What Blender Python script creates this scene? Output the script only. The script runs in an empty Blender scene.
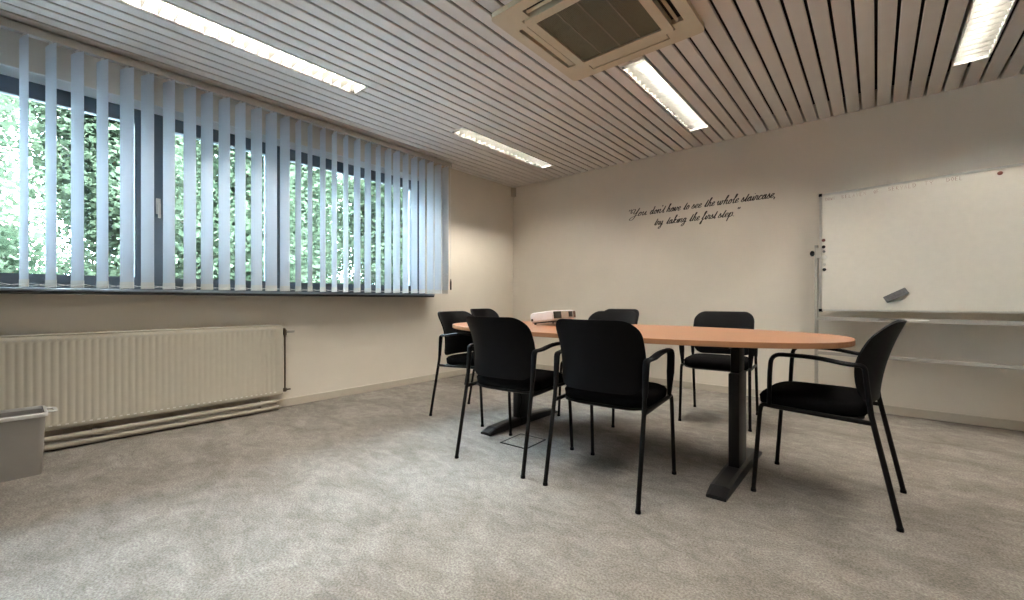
import bpy, bmesh, math, random
from math import pi, sin, cos, radians
from mathutils import Vector, Matrix
random.seed(7)
S = bpy.context.scene
COL = S.collection

# ------------------------------------------------------------------ materials
def mat(name, col, rough=0.6, metal=0.0, noise=0.0, scale=20.0, bump=0.0, bscale=None, spec=0.5, stretch=None):
    m = bpy.data.materials.new(name); m.use_nodes = True
    nt = m.node_tree; b = nt.nodes['Principled BSDF']
    b.inputs['Base Color'].default_value = (*col, 1)
    b.inputs['Roughness'].default_value = rough
    b.inputs['Metallic'].default_value = metal
    b.inputs['Specular IOR Level'].default_value = spec
    tc = nt.nodes.new('ShaderNodeTexCoord')
    mp = nt.nodes.new('ShaderNodeMapping')
    nt.links.new(tc.outputs['Object'], mp.inputs[0])
    if stretch: mp.inputs['Scale'].default_value = stretch
    n = nt.nodes.new('ShaderNodeTexNoise'); n.inputs['Scale'].default_value = scale; n.inputs['Detail'].default_value = 4
    nt.links.new(mp.outputs[0], n.inputs['Vector'])
    r = nt.nodes.new('ShaderNodeValToRGB')
    a = max(noise, 0.02)
    r.color_ramp.elements[0].position = 0.3; r.color_ramp.elements[1].position = 0.7
    r.color_ramp.elements[0].color = (*[c * (1 - a) for c in col], 1)
    r.color_ramp.elements[1].color = (*[min(1, c * (1 + a)) for c in col], 1)
    nt.links.new(n.outputs['Fac'], r.inputs[0]); nt.links.new(r.outputs[0], b.inputs['Base Color'])
    if bump:
        n2 = nt.nodes.new('ShaderNodeTexNoise'); n2.inputs['Scale'].default_value = bscale or scale * 4; n2.inputs['Detail'].default_value = 3
        nt.links.new(mp.outputs[0], n2.inputs['Vector'])
        bp = nt.nodes.new('ShaderNodeBump'); bp.inputs['Strength'].default_value = bump; bp.inputs['Distance'].default_value = 0.005
        nt.links.new(n2.outputs['Fac'], bp.inputs['Height']); nt.links.new(bp.outputs[0], b.inputs['Normal'])
    return m

def emis(name, col, s):
    m = bpy.data.materials.new(name); m.use_nodes = True
    b = m.node_tree.nodes['Principled BSDF']
    b.inputs['Base Color'].default_value = (*col, 1)
    b.inputs['Emission Color'].default_value = (*col, 1); b.inputs['Emission Strength'].default_value = s
    return m

M = {}
M['wall'] = mat('wall_paint', (0.79, 0.74, 0.655), 0.85, noise=0.015, scale=3, bump=0.12, bscale=180)
M['slat'] = mat('ceiling_slat_paint', (0.68, 0.64, 0.605), 0.5, noise=0.02, scale=8)
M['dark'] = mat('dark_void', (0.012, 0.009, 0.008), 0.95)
M['skirt'] = mat('skirting_paint', (0.58, 0.53, 0.45), 0.5)
M['pipe'] = mat('shaded_pipe_paint', (0.36, 0.325, 0.27), 0.5)  # cream of the pipes darkened, shading put into the colour
M['white'] = mat('white_enamel', (0.80, 0.79, 0.76), 0.35)
M['rad'] = mat('radiator_enamel', (0.56, 0.525, 0.445), 0.35)
M['brass'] = mat('aged_brass', (0.13, 0.10, 0.07), 0.45, 0.6)
M['alu'] = mat('aluminium', (0.62, 0.61, 0.58), 0.35, 0.7)
M['stand'] = mat('dull_silver_paint', (0.42, 0.40, 0.365), 0.5, 0.1)
M['alu_paint'] = mat('silver_paint', (0.55, 0.53, 0.49), 0.4, 0.2)
M['reflector'] = mat('louvre_aluminium', (0.17, 0.168, 0.16), 0.3, 0.9)
M['reflector_side'] = mat('satin_reflector', (0.11, 0.108, 0.10), 0.4, 0.3)
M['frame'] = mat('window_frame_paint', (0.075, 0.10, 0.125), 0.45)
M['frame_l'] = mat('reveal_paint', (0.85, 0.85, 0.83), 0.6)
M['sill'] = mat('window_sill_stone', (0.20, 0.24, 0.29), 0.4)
M['sill_shade'] = mat('window_sill_under_shade', (0.015, 0.016, 0.02), 0.6)  # near-black colour stands in for the shade under the sill
M['blackpl'] = mat('black_plastic', (0.0035, 0.0035, 0.0045), 0.5, spec=0.09)
M['blackfab'] = mat('black_upholstery', (0.003, 0.003, 0.0035), 0.95, noise=0.3, scale=200, bump=0.4, bscale=600, spec=0.05)
M['blackmet'] = mat('black_powder_coat', (0.005, 0.0045, 0.0045), 0.5, spec=0.12)
M['greymet'] = mat('graphite_powder_coat', (0.009, 0.009, 0.010), 0.42, spec=0.3)
M['ac'] = mat('aged_cream_plastic', (0.52, 0.43, 0.30), 0.45)
M['acgr'] = mat('ac_filter_mesh', (0.155, 0.145, 0.098), 0.8, noise=0.15, scale=150)
M['acline'] = mat('ac_grille_rib', (0.26, 0.24, 0.17), 0.6)
M['board'] = mat('whiteboard_enamel', (0.76, 0.73, 0.66), 0.22)
M['red'] = mat('faded_red_ink', (0.36, 0.20, 0.15), 0.7)
M['redm'] = mat('red_magnet_plastic', (0.16, 0.035, 0.02), 0.4)
M['felt'] = mat('grey_eraser_felt', (0.13, 0.13, 0.135), 0.9, noise=0.2, scale=60)
M['ink'] = mat('dark_vinyl', (0.035, 0.026, 0.022), 0.6)
M['bin'] = mat('translucent_grey_plastic', (0.30, 0.285, 0.27), 0.45)
M['binrim'] = mat('pale_plastic_rim', (0.62, 0.62, 0.62), 0.25)
M['projw'] = mat('projector_white', (0.93, 0.90, 0.92), 0.35)
M['projg'] = mat('projector_grey', (0.48, 0.43, 0.40), 0.4)
M['projk'] = mat('projector_black', (0.012, 0.011, 0.012), 0.35)
M['projr'] = mat('projector_brown_strip', (0.12, 0.055, 0.04), 0.4)
M['edge'] = mat('beech_edge', (0.34, 0.17, 0.085), 0.4)
M['trunk'] = mat('tree_bark', (0.05, 0.042, 0.035), 0.9, noise=0.3, scale=12)

def beech():
    m = mat('beech_laminate', (0.42, 0.20, 0.105), 0.30, noise=0.06, scale=5, stretch=(1.5, 14, 6))
    return m
M['beech'] = beech()

def carpet():
    m = bpy.data.materials.new('carpet'); m.use_nodes = True
    nt = m.node_tree; b = nt.nodes['Principled BSDF']; L = nt.links
    b.inputs['Roughness'].default_value = 1.0; b.inputs['Specular IOR Level'].default_value = 0.1
    tc = nt.nodes.new('ShaderNodeTexCoord')
    def noise(sc, det, stretch=(1, 1, 1), rot=0.0, dist=0.0):
        mp = nt.nodes.new('ShaderNodeMapping'); mp.inputs['Scale'].default_value = stretch; mp.inputs['Rotation'].default_value = (0, 0, rot)
        L.new(tc.outputs['Object'], mp.inputs[0])
        n = nt.nodes.new('ShaderNodeTexNoise'); n.inputs['Scale'].default_value = sc; n.inputs['Detail'].default_value = det
        n.inputs['Distortion'].default_value = dist; n.inputs['Roughness'].default_value = 0.65
        L.new(mp.outputs[0], n.inputs['Vector']); return n
    def ramp(n, p0, c0, p1, c1):
        r = nt.nodes.new('ShaderNodeValToRGB'); e = r.color_ramp.elements
        e[0].position = p0; e[0].color = (*c0, 1); e[1].position = p1; e[1].color = (*c1, 1)
        L.new(n.outputs['Fac'], r.inputs[0]); return r
    def mul(a, b_):
        x = nt.nodes.new('ShaderNodeMix'); x.data_type = 'RGBA'; x.blend_type = 'MULTIPLY'; x.inputs[0].default_value = 1
        L.new(a, x.inputs[6]); L.new(b_, x.inputs[7]); return x.outputs[2]
    base = ramp(noise(2.3, 6, (1, 1.8, 1), 0.5, 0.8), 0.38, (0.262, 0.238, 0.212), 0.62, (0.345, 0.32, 0.292))
    patch = ramp(noise(9, 5, (1, 1.5, 1), 0.9, 1.2), 0.35, (0.77, 0.77, 0.77), 0.62, (1, 1, 1))
    fine = ramp(noise(125, 4), 0.36, (0.58, 0.57, 0.56), 0.62, (1.05, 1.05, 1.05))
    pile = noise(150, 2)
    c = mul(mul(base.outputs[0], patch.outputs[0]), fine.outputs[0])
    L.new(c, b.inputs['Base Color'])
    bp = nt.nodes.new('ShaderNodeBump'); bp.inputs['Strength'].default_value = 0.7; bp.inputs['Distance'].default_value = 0.006
    L.new(pile.outputs['Fac'], bp.inputs['Height']); L.new(bp.outputs[0], b.inputs['Normal'])
    return m
M['carpet'] = carpet()

def fabric(name, col, tr):
    m = bpy.data.materials.new(name); m.use_nodes = True
    nt = m.node_tree; nt.nodes.clear(); L = nt.links
    out = nt.nodes.new('ShaderNodeOutputMaterial'); mx = nt.nodes.new('ShaderNodeMixShader'); mx.inputs[0].default_value = tr
    d = nt.nodes.new('ShaderNodeBsdfDiffuse'); t = nt.nodes.new('ShaderNodeBsdfTranslucent')
    tc = nt.nodes.new('ShaderNodeTexCoord'); n = nt.nodes.new('ShaderNodeTexNoise'); n.inputs['Scale'].default_value = 220
    r = nt.nodes.new('ShaderNodeValToRGB'); r.color_ramp.elements[0].position = .3; r.color_ramp.elements[1].position = .7
    r.color_ramp.elements[0].color = (*[c * .94 for c in col], 1); r.color_ramp.elements[1].color = (*col, 1)
    L.new(tc.outputs['Object'], n.inputs['Vector']); L.new(n.outputs['Fac'], r.inputs[0])
    L.new(r.outputs[0], d.inputs[0]); L.new(r.outputs[0], t.inputs[0])
    L.new(d.outputs[0], mx.inputs[1]); L.new(t.outputs[0], mx.inputs[2]); L.new(mx.outputs[0], out.inputs[0])
    return m
M['blind'] = fabric('blind_fabric', (0.84, 0.88, 0.93), 0.52)
M['blindhem'] = fabric('blind_hem', (0.90, 0.88, 0.84), 0.30)
def leaf(name, col, col2):
    m = bpy.data.materials.new(name); m.use_nodes = True
    nt = m.node_tree; nt.nodes.clear(); L = nt.links
    out = nt.nodes.new('ShaderNodeOutputMaterial'); mx = nt.nodes.new('ShaderNodeMixShader'); mx.inputs[0].default_value = 0.45
    d = nt.nodes.new('ShaderNodeBsdfDiffuse'); t = nt.nodes.new('ShaderNodeBsdfTranslucent')
    tc = nt.nodes.new('ShaderNodeTexCoord'); n = nt.nodes.new('ShaderNodeTexNoise'); n.inputs['Scale'].default_value = 2.2; n.inputs['Detail'].default_value = 5
    r = nt.nodes.new('ShaderNodeValToRGB'); r.color_ramp.elements[0].position = .35; r.color_ramp.elements[1].position = .65
    r.color_ramp.elements[0].color = (*col, 1); r.color_ramp.elements[1].color = (*col2, 1)
    L.new(tc.outputs['Object'], n.inputs['Vector']); L.new(n.outputs['Fac'], r.inputs[0])
    L.new(r.outputs[0], d.inputs[0]); L.new(r.outputs[0], t.inputs[0])
    L.new(d.outputs[0], mx.inputs[1]); L.new(t.outputs[0], mx.inputs[2]); L.new(mx.outputs[0], out.inputs[0])
    return m
M['leaf_a'] = leaf('leaves_pale', (0.012, 0.019, 0.011), (0.042, 0.054, 0.034))
M['leaf_b'] = leaf('leaves_mid', (0.009, 0.014, 0.008), (0.033, 0.043, 0.026))
M['grass'] = mat('paving', (0.20, 0.20, 0.20), 0.95, noise=0.3, scale=6)
def glass():
    m = bpy.data.materials.new('window_glass'); m.use_nodes = True
    nt = m.node_tree; nt.nodes.clear(); L = nt.links
    out = nt.nodes.new('ShaderNodeOutputMaterial'); mx = nt.nodes.new('ShaderNodeMixShader')
    tr = nt.nodes.new('ShaderNodeBsdfTransparent'); tr.inputs[0].default_value = (0.94, 0.98, 0.98, 1)
    g = nt.nodes.new('ShaderNodeBsdfGlossy'); g.inputs['Roughness'].default_value = 0.02
    fr = nt.nodes.new('ShaderNodeFresnel'); fr.inputs[0].default_value = 1.45
    L.new(fr.outputs[0], mx.inputs[0]); L.new(tr.outputs[0], mx.inputs[1]); L.new(g.outputs[0], mx.inputs[2]); L.new(mx.outputs[0], out.inputs[0])
    return m
M['glass'] = glass()
M['tube'] = emis('fluorescent_tube', (1.0, 0.87, 0.71), 1400.0)
M['tube_cool'] = emis('aged_fluorescent_tube', (1.0, 0.92, 0.80), 225.0)

# ------------------------------------------------------------------ helpers
def obj(name, bm, m, parent=None, smooth=False, loc=None, rot=None, kind=None, label=None, sharp=35):
    bmesh.ops.recalc_face_normals(bm, faces=bm.faces)
    me = bpy.data.meshes.new(name)
    bm.to_mesh(me); bm.free()
    for x in (m if isinstance(m, (list, tuple)) else [m]): me.materials.append(x)
    if smooth:
        me.shade_smooth()
        try: me.set_sharp_from_angle(angle=radians(sharp))
        except Exception: pass
    o = bpy.data.objects.new(name, me); COL.objects.link(o)
    if parent: o.parent = parent
    if loc: o.location = loc
    if rot: o.rotation_euler = rot
    if kind: o['kind'] = kind
    if label: o['label'] = label
    return o

def thing(name, label, cat, loc=(0, 0, 0), rz=0, group=None, rot=None):
    o = bpy.data.objects.new(name, None); COL.objects.link(o)
    o.empty_display_size = 0.05
    o.location = loc; o.rotation_euler = rot or (0, 0, rz)
    o['label'] = label; o['category'] = cat
    if group: o['group'] = group
    return o

def tag(o, label, cat, group=None):
    o['label'] = label; o['category'] = cat
    if group: o['group'] = group
    return o

def box(bm, lo, hi, mi=0, bev=0.0):
    b = bm if not bev else bmesh.new()
    vs = [b.verts.new((x, y, z)) for x in (lo[0], hi[0]) for y in (lo[1], hi[1]) for z in (lo[2], hi[2])]
    for f in ((0, 1, 3, 2), (4, 6, 7, 5), (0, 4, 5, 1), (2, 3, 7, 6), (0, 2, 6, 4), (1, 5, 7, 3)):
        fc = b.faces.new([vs[i] for i in f]); fc.material_index = mi
    if bev:
        bmesh.ops.recalc_face_normals(b, faces=b.faces)
        bmesh.ops.bevel(b, geom=list(b.edges), offset=bev, segments=2, affect='EDGES', profile=0.5)
        for f in b.faces: f.material_index = mi
        me = bpy.data.meshes.new('t'); b.to_mesh(me); b.free(); bm.from_mesh(me); bpy.data.meshes.remove(me)
    return bm

def fillet(pts, r, n=5):
    pts = [Vector(p) for p in pts]; out = [pts[0]]
    for i in range(1, len(pts) - 1):
        p = pts[i]; a = pts[i - 1] - p; b = pts[i + 1] - p
        rr = r[i] if isinstance(r, (list, tuple)) else r
        d = min(rr, a.length * .49, b.length * .49)
        A = p + a.normalized() * d; B = p + b.normalized() * d
        for k in range(n + 1):
            t = k / n
            out.append(A * (1 - t) ** 2 + p * 2 * t * (1 - t) + B * t * t)
    out.append(pts[-1]); return out

def tube(bm, pts, r, seg=10, ry=None, up=(0, 0, 1), mi=0, caps=True):
    """tube along a path; r = radius (or list); ry = radius along the second axis"""
    pts = [Vector(p) for p in pts]; n = len(pts); rings = []
    up = Vector(up); prev = None
    for i, p in enumerate(pts):
        t = (pts[min(i + 1, n - 1)] - pts[max(i - 1, 0)]).normalized()
        if prev is None:
            s = t.cross(up)
            if s.length < 1e-3: s = t.cross(Vector((1, 0, 0)))
        else:
            s = prev - t * prev.dot(t)
        s.normalize(); prev = s; u = s.cross(t)
        ra = r[i] if isinstance(r, (list, tuple)) else r
        rb = (ry[i] if isinstance(ry, (list, tuple)) else ry) if ry else ra
        rings.append([bm.verts.new(p + s * ra * cos(2 * pi * k / seg) + u * rb * sin(2 * pi * k / seg)) for k in range(seg)])
    for a, b in zip(rings, rings[1:]):
        for k in range(seg):
            f = bm.faces.new((a[k], a[(k + 1) % seg], b[(k + 1) % seg], b[k])); f.material_index = mi
    if caps:
        for q in (rings[0][::-1], rings[-1]):
            f = bm.faces.new(q); f.material_index = mi
    return bm

def lathe(bm, prof, seg=20, axis='Z', mi=0, c=(0, 0, 0)):
    rings = []
    for r, z in prof:
        ring = []
        for k in range(seg):
            a = 2 * pi * k / seg; x, y = r * cos(a), r * sin(a)
            v = {'Z': (x, y, z), 'Y': (x, z, y), 'X': (z, x, y)}[axis]
            ring.append(bm.verts.new((v[0] + c[0], v[1] + c[1], v[2] + c[2])))
        rings.append(ring)
    for a, b in zip(rings, rings[1:]):
        for k in range(seg):
            f = bm.faces.new((a[k], a[(k + 1) % seg], b[(k + 1) % seg], b[k])); f.material_index = mi
    bm.faces.new(rings[0][::-1]).material_index = mi; bm.faces.new(rings[-1]).material_index = mi
    return bm

def loft(bm, rings, mi=0):
    R = [[bm.verts.new(p) for p in ring] for ring in rings]
    n = len(R[0])
    for a, b in zip(R, R[1:]):
        for k in range(n):
            bm.faces.new((a[k], a[(k + 1) % n], b[(k + 1) % n], b[k])).material_index = mi
    bm.faces.new(R[0][::-1]).material_index = mi; bm.faces.new(R[-1]).material_index = mi
    return bm

def rrect(w, d, r, z, n=5, cx=0, cy=0):
    out = []
    for sx, sy, a0 in ((1, 1, 0), (-1, 1, pi / 2), (-1, -1, pi), (1, -1, 3 * pi / 2)):
        for k in range(n + 1):
            a = a0 + k * pi / 2 / n
            out.append((cx + sx * (w - r) + r * cos(a), cy + sy * (d - r) + r * sin(a), z))
    return out

def dup(root, loc, rz, label):
    r = root.copy(); COL.objects.link(r); r.location = loc; r.rotation_euler = (0, 0, rz); r['label'] = label
    for ch in list(root.children):
        c = ch.copy(); COL.objects.link(c); c.parent = r
        for g in list(ch.children):
            d = g.copy(); COL.objects.link(d); d.parent = c
    return r

# ------------------------------------------------------------------ room shell
XL, XR, YB, YF, H = -4.06, 2.6, 4.81, -1.3, 2.61
ZT = 2.78
WY0, WY1, WZ0, WZ1 = -1.02, 3.20, 1.03, 2.40      # window opening
bm = bmesh.new(); box(bm, (XL - .3, YF - .1, -.1), (XR + .1, YB + .1, 0)); obj('floor', bm, M['carpet'], kind='structure')
bm = bmesh.new()
x = XL - .25
box(bm, (x, YF, 0), (XL, YB, WZ0 - .03)); box(bm, (x, YF, WZ1), (XL, YB, ZT))
box(bm, (x, YF, WZ0 - .03), (XL, WY0, WZ1)); box(bm, (x, WY1, WZ0 - .03), (XL, YB, WZ1))
obj('wall_left', bm, M['wall'], kind='structure')
bm = bmesh.new(); box(bm, (XL - .25, YB, 0), (XR, YB + .12, ZT)); obj('wall_back', bm, M['wall'], kind='structure')
bm = bmesh.new(); box(bm, (XR, YF, 0), (XR + .12, YB + .12, ZT)); obj('wall_right', bm, M['wall'], kind='structure')
bm = bmesh.new(); box(bm, (XL - .25, YF - .12, 0), (XR + .12, YF, ZT)); obj('wall_front', bm, M['wall'], kind='structure')

FIX = []                                           # light fixtures (x0, x1, y0, y1)
for kx in (-32, -14, 4):
    for (y0, y1) in ((0.27, 1.78), (2.82, 4.33)):  # near pair at middle and right lies unseen, added to brighten the room
        FIX.append((kx * .1, kx * .1 + .2, y0 + (.03 if kx == -32 and y0 < 1 else 0), y1 + (.03 if kx == -32 and y0 < 1 else 0)))
ACX, ACY, ACH = -1.245, 2.268, 0.462
bm = bmesh.new()
for k in range(-41, 27):
    x0, x1 = max(k * .1 + .008, XL), min(k * .1 + .092, XR)
    if x1 - x0 < .01: continue
    cuts = [(f[2] - .006, f[3] + .006) for f in FIX if f[0] - .001 < (x0 + x1) / 2 < f[1] + .001]
    if abs((x0 + x1) / 2 - ACX) < ACH - .06: cuts.append((ACY - ACH + .06, ACY + ACH - .06))
    y = YF
    for c0, c1 in sorted(cuts) + [(YB, YB)]:
        if c0 - y > .01:
            # shallow pan profile with rolled edges
            prof = [(x0, H + .014), (x0, H + .004), (x0 + .004, H), (x1 - .004, H), (x1, H + .004), (x1, H + .014)]
            a = [bm.verts.new((px, y, pz)) for px, pz in prof]; b = [bm.verts.new((px, c0, pz)) for px, pz in prof]
            for i in range(5): bm.faces.new((a[i], a[i + 1], b[i + 1], b[i]))
            bm.faces.new((a[0], b[0], b[5], a[5])); bm.faces.new(a); bm.faces.new(b[::-1])
        y = max(y, c1)
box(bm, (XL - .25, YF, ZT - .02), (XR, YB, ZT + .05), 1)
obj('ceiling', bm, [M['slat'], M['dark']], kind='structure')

bm = bmesh.new(); box(bm, (XL, YB - .014, 0), (XR, YB, .07), bev=.003); obj('baseboard_back', bm, M['skirt'], kind='structure')
bm = bmesh.new(); box(bm, (XL, YF, 0), (XL + .014, YB - .014, .07), bev=.003); obj('baseboard_left', bm, M['skirt'], kind='structure')

# ------------------------------------------------------------------ windows
XF0, XF1 = -4.30, -4.245                           # frame depth
def window(n, y0, y1, sash=0.0, handle=False):
    bm = bmesh.new()
    z0, z1 = WZ0, WZ1
    w = .055
    box(bm, (XF0, y0, z1 - .075), (XF1, y1, z1)); box(bm, (XF0, y0, z0), (XF1, y1, z0 + .06))
    box(bm, (XF0, y0, z0 + .06), (XF1, y0 + w * .6, z1 - .075)); box(bm, (XF0, y1 - w * .6, z0 + .06), (XF1, y1, z1 - .075))
    fr = obj('window_%d' % n, bm, M['frame'], kind='structure')
    s0, s1 = y0 + w * .6 - .005, y1 - w * .6 + .005
    bm = bmesh.new(); X1 = XF1 + (.022 if sash else .004); X0 = XF0 + .01
    t = .062 if sash else .045
    box(bm, (X0, s0, z1 - .115), (X1, s1, z1 - .07)); box(bm, (X0, s0, z0 + .055), (X1, s1, z0 + .10))
    box(bm, (X0, s0, z0 + .10), (X1, s0 + t, z1 - .115)); box(bm, (X0, s1 - t, z0 + .10), (X1, s1, z1 - .115))
    obj('window_frame', bm, M['frame'], fr)
    bm = bmesh.new(); box(bm, (XF0 + .025, s0 + t - .01, z0 + .09), (XF0 + .031, s1 - t + .01, z1 - .105)); obj('pane', bm, M['glass'], fr)
    if handle:
        bm = bmesh.new(); yy = s0 + t / 2
        box(bm, (X1, yy - .014, 1.62), (X1 + .012, yy + .014, 1.74), bev=.003)
        tube(bm, fillet([(X1, yy, 1.70), (X1 + .045, yy, 1.70), (X1 + .048, yy, 1.585)], .015), .009)
        obj('window_handle', bm, M['alu_paint'], fr, smooth=True)
window(1, WY0, 0.695); window(2, 0.695, 1.62, sash=1, handle=True); window(3, 1.62, WY1)
bm = bmesh.new()                                   # reveal lining: head; jambs in frame colour, darkened to offset strong daylight
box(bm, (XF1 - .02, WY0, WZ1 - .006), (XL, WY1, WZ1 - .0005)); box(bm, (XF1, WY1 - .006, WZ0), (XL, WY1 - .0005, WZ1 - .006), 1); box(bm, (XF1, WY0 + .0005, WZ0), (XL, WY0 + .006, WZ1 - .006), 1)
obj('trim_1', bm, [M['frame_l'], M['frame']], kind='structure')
bm = bmesh.new()
box(bm, (XF1 - .03, WY0 - .05, WZ0 - .018), (-3.925, WY1 + .03, WZ0), 0, bev=.003)
box(bm, (XL, WY0 - .05, WZ0 - .036), (-3.93, WY1 + .027, WZ0 - .018), 1)  # dark strip painted as the shade below the sill
obj('trim_2', bm, [M['sill'], M['sill_shade']], kind='structure')

# ------------------------------------------------------------------ vertical blind
blind = thing('vertical_blind', 'long vertical blind of pale blue-white fabric slats hanging across the window', 'blind', (-3.88, 1.2, 2.53))
bx, by, bz = -3.88, 1.2, 2.53
bm = bmesh.new(); box(bm, (-.022, -2.3, .016), (.022, 2.235, .062), bev=.003)
obj('headrail', bm, M['alu_paint'], blind)
for yy in (-1.9, -.6, .7, 2.0):
    bm = bmesh.new(); box(bm, (-.012, yy - .02, .062), (.012, yy + .02, .0795)); obj('mounting_clip', bm, M['alu_paint'], blind)
ANG = [74, 71, 67, 70, 64, 66, 69, 67, 68, 70, 73, 71, 69, 76, 92, 97, 94, 96, 98, 91, 93, 100, 92, 91, 97, 94, 96, 93, 91, 95]
CY = [.065, .175, .29, .406, .527, .635, .754, .877, .984, 1.098, 1.208, 1.326, 1.439, 1.548, 1.66, 1.763, 1.88, 1.99, 2.104, 2.222, 2.338, 2.456, 2.571, 2.675, 2.79, 2.904, 3.011, 3.128, 3.24, 3.352]
LEFT = [(.065 - .1135 * k, 72 + 3 * sin(k * 2.1)) for k in range(9, 0, -1)]
bm = bmesh.new()
w = .0635; NU = 6
def slat_sheet(bm, z0, z1, off, th, mi, rows):
    """thin curved cloth: width along local Y"""
    F = []; B = []
    for i in range(rows + 1):
        z = z0 + (z1 - z0) * i / rows; fr = []; bk = []
        for j in range(NU + 1):
            u = -w + 2 * w * j / NU
            cx = .005 * (1 - (u / w) ** 2) + off
            fr.append(bm.verts.new((cx + th / 2, u, z))); bk.append(bm.verts.new((cx - th / 2, u, z)))
        F.append(fr); B.append(bk)
    def q(a, b, c, d): bm.faces.new((a, b, c, d)).material_index = mi
    for i in range(rows):
        for j in range(NU):
            q(F[i][j], F[i][j + 1], F[i + 1][j + 1], F[i + 1][j]); q(B[i][j], B[i + 1][j], B[i + 1][j + 1], B[i][j + 1])
        q(F[i][0], F[i + 1][0], B[i + 1][0], B[i][0]); q(F[i][NU], B[i][NU], B[i + 1][NU], F[i + 1][NU])
    for j in range(NU):
        q(F[0][j], B[0][j], B[0][j + 1], F[0][j + 1]); q(F[rows][j], F[rows][j + 1], B[rows][j + 1], B[rows][j])
slat_sheet(bm, -1.45, 0.0, 0, .0008, 0, 4)
slat_sheet(bm, -1.495, -1.45, 0, .003, 1, 1)
box(bm, (-.004, -.012, 0), (.004, .012, .0165), 1)
first = None
for cy, a in LEFT + list(zip(CY, ANG)):
    if first is None:
        s = first = obj('slat', bm, [M['blind'], M['blindhem']], blind)
    else:
        s = first.copy(); COL.objects.link(s)
    s.location = (0, cy - by, 0); s.rotation_euler = (0, 0, -radians(a))
bm = bmesh.new()                                   # bead chain that links the slat hems
for sgn in (-1, 1):
    pts = []
    allp = LEFT + list(zip(CY, ANG))
    for i, (cy, a) in enumerate(allp):
        e = Vector((sgn * w * sin(radians(a)), cy - by + sgn * w * cos(radians(a)), -1.475))
        pts.append(e)
        if i < len(allp) - 1:
            cy2, a2 = allp[i + 1]; e2 = Vector((sgn * w * sin(radians(a2)), cy2 - by + sgn * w * cos(radians(a2)), -1.475))
            mid = (e + e2) / 2; mid.z -= .012; pts.append(mid)
    tube(bm, pts, .0016, 5)
obj('bottom_chain', bm, M['white'], blind)
bm = bmesh.new()                                   # control chain at the right end
tube(bm, [(.05, 2.19, .02), (.052, 2.192, -.7), (.05, 2.195, -1.32)], .002, 6)
tube(bm, [(.035, 2.198, .02), (.037, 2.20, -.7), (.036, 2.205, -1.32)], .002, 6)
obj('control_chain', bm, M['white'], blind)
bm = bmesh.new(); lathe(bm, [(.003, -1.45), (.009, -1.445), (.010, -1.36), (.004, -1.32)], 12, c=(.043, 2.20, 0))
obj('chain_weight', bm, M['greymet'], blind, smooth=True)

# ------------------------------------------------------------------ light fixtures
LAB = {(-32, 0): 'long recessed louvred ceiling light nearest the window, in front', (-32, 1): 'recessed louvred ceiling light near the far end of the blind',
       (-14, 1): 'recessed louvred ceiling light beside the ceiling air conditioner and back wall', (4, 1): 'recessed louvred ceiling light above the whiteboard',
       (-14, 0): 'added unseen recessed louvred ceiling light before the air conditioner, overhead', (4, 0): 'added unseen recessed louvred ceiling light overhead right of the air conditioner, near the camera'}
bmh = bmesh.new(); LW, LL = .092, .752               # half sizes
zt = .106
box(bmh, (-LW, -LL, zt), (LW, LL, zt + .012)); box(bmh, (-LW, -LL, 0), (-LW + .006, LL, zt)); box(bmh, (LW - .006, -LL, 0), (LW, LL, zt))
box(bmh, (-LW + .006, -LL, 0), (LW - .006, -LL + .006, zt)); box(bmh, (-LW + .006, LL - .006, 0), (LW - .006, LL, zt))
bml = bmesh.new()
nb = 20
for i in range(nb):
    y = -LL + .006 + (2 * LL - .012) * (i + .5) / nb
    # parabolic cross blade: thick at the top, sharp at the bottom
    pr = [(y - .0012, .002), (y + .0012, .002), (y + .0035, .022), (y + .009, .049), (y - .009, .049), (y - .0035, .022)]
    a = [bml.verts.new((-LW + .008, p, z)) for p, z in pr]; b = [bml.verts.new((LW - .008, p, z)) for p, z in pr]
    for k in range(6): bml.faces.new((a[k], a[(k + 1) % 6], b[(k + 1) % 6], b[k]))
    bml.faces.new(a); bml.faces.new(b[::-1])
for sx in (-1, 1):                                  # curved side reflectors
    pr = [(LW - .008, .002), (LW - .011, .03), (LW - .022, .065), (LW - .045, .10), (LW - .045, .104), (LW - .0065, .104), (LW - .0065, .002)]
    a = [bml.verts.new((sx * p, -LL + .007, z)) for p, z in pr]; b = [bml.verts.new((sx * p, LL - .007, z)) for p, z in pr]
    n = len(pr)
    for k in range(n): bml.faces.new((a[k], a[(k + 1) % n], b[(k + 1) % n], b[k])).material_index = 1
    bml.faces.new(a); bml.faces.new(b[::-1])
bmt = bmesh.new(); tube(bmt, [(0, -LL + .03, .080), (0, LL - .03, .080)], .013, 12)
fx0 = None
for i, f in enumerate(FIX):
    key = (round(f[0] * 10), i % 2)
    loc = ((f[0] + f[1]) / 2, (f[2] + f[3]) / 2, H)
    if fx0 is None:
        fx0 = thing('ceiling_light', LAB[key], 'ceiling light', loc, 0, 'recessed ceiling lights')
        obj('housing', bmh, M['white'], fx0); obj('louvre', bml, [M['reflector'], M['reflector_side']], fx0); obj('tube', bmt, M['tube'], fx0, smooth=True)
    else:
        nf = dup(fx0, loc, 0, LAB[key])
    if key[0] == -32:                               # the row along the window has weaker, whiter tubes
        for ch in (fx0 if i == 0 else nf).children:
            if ch.name.startswith('tube'):
                ch.material_slots[0].link = 'OBJECT'; ch.material_slots[0].material = M['tube_cool']

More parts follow.
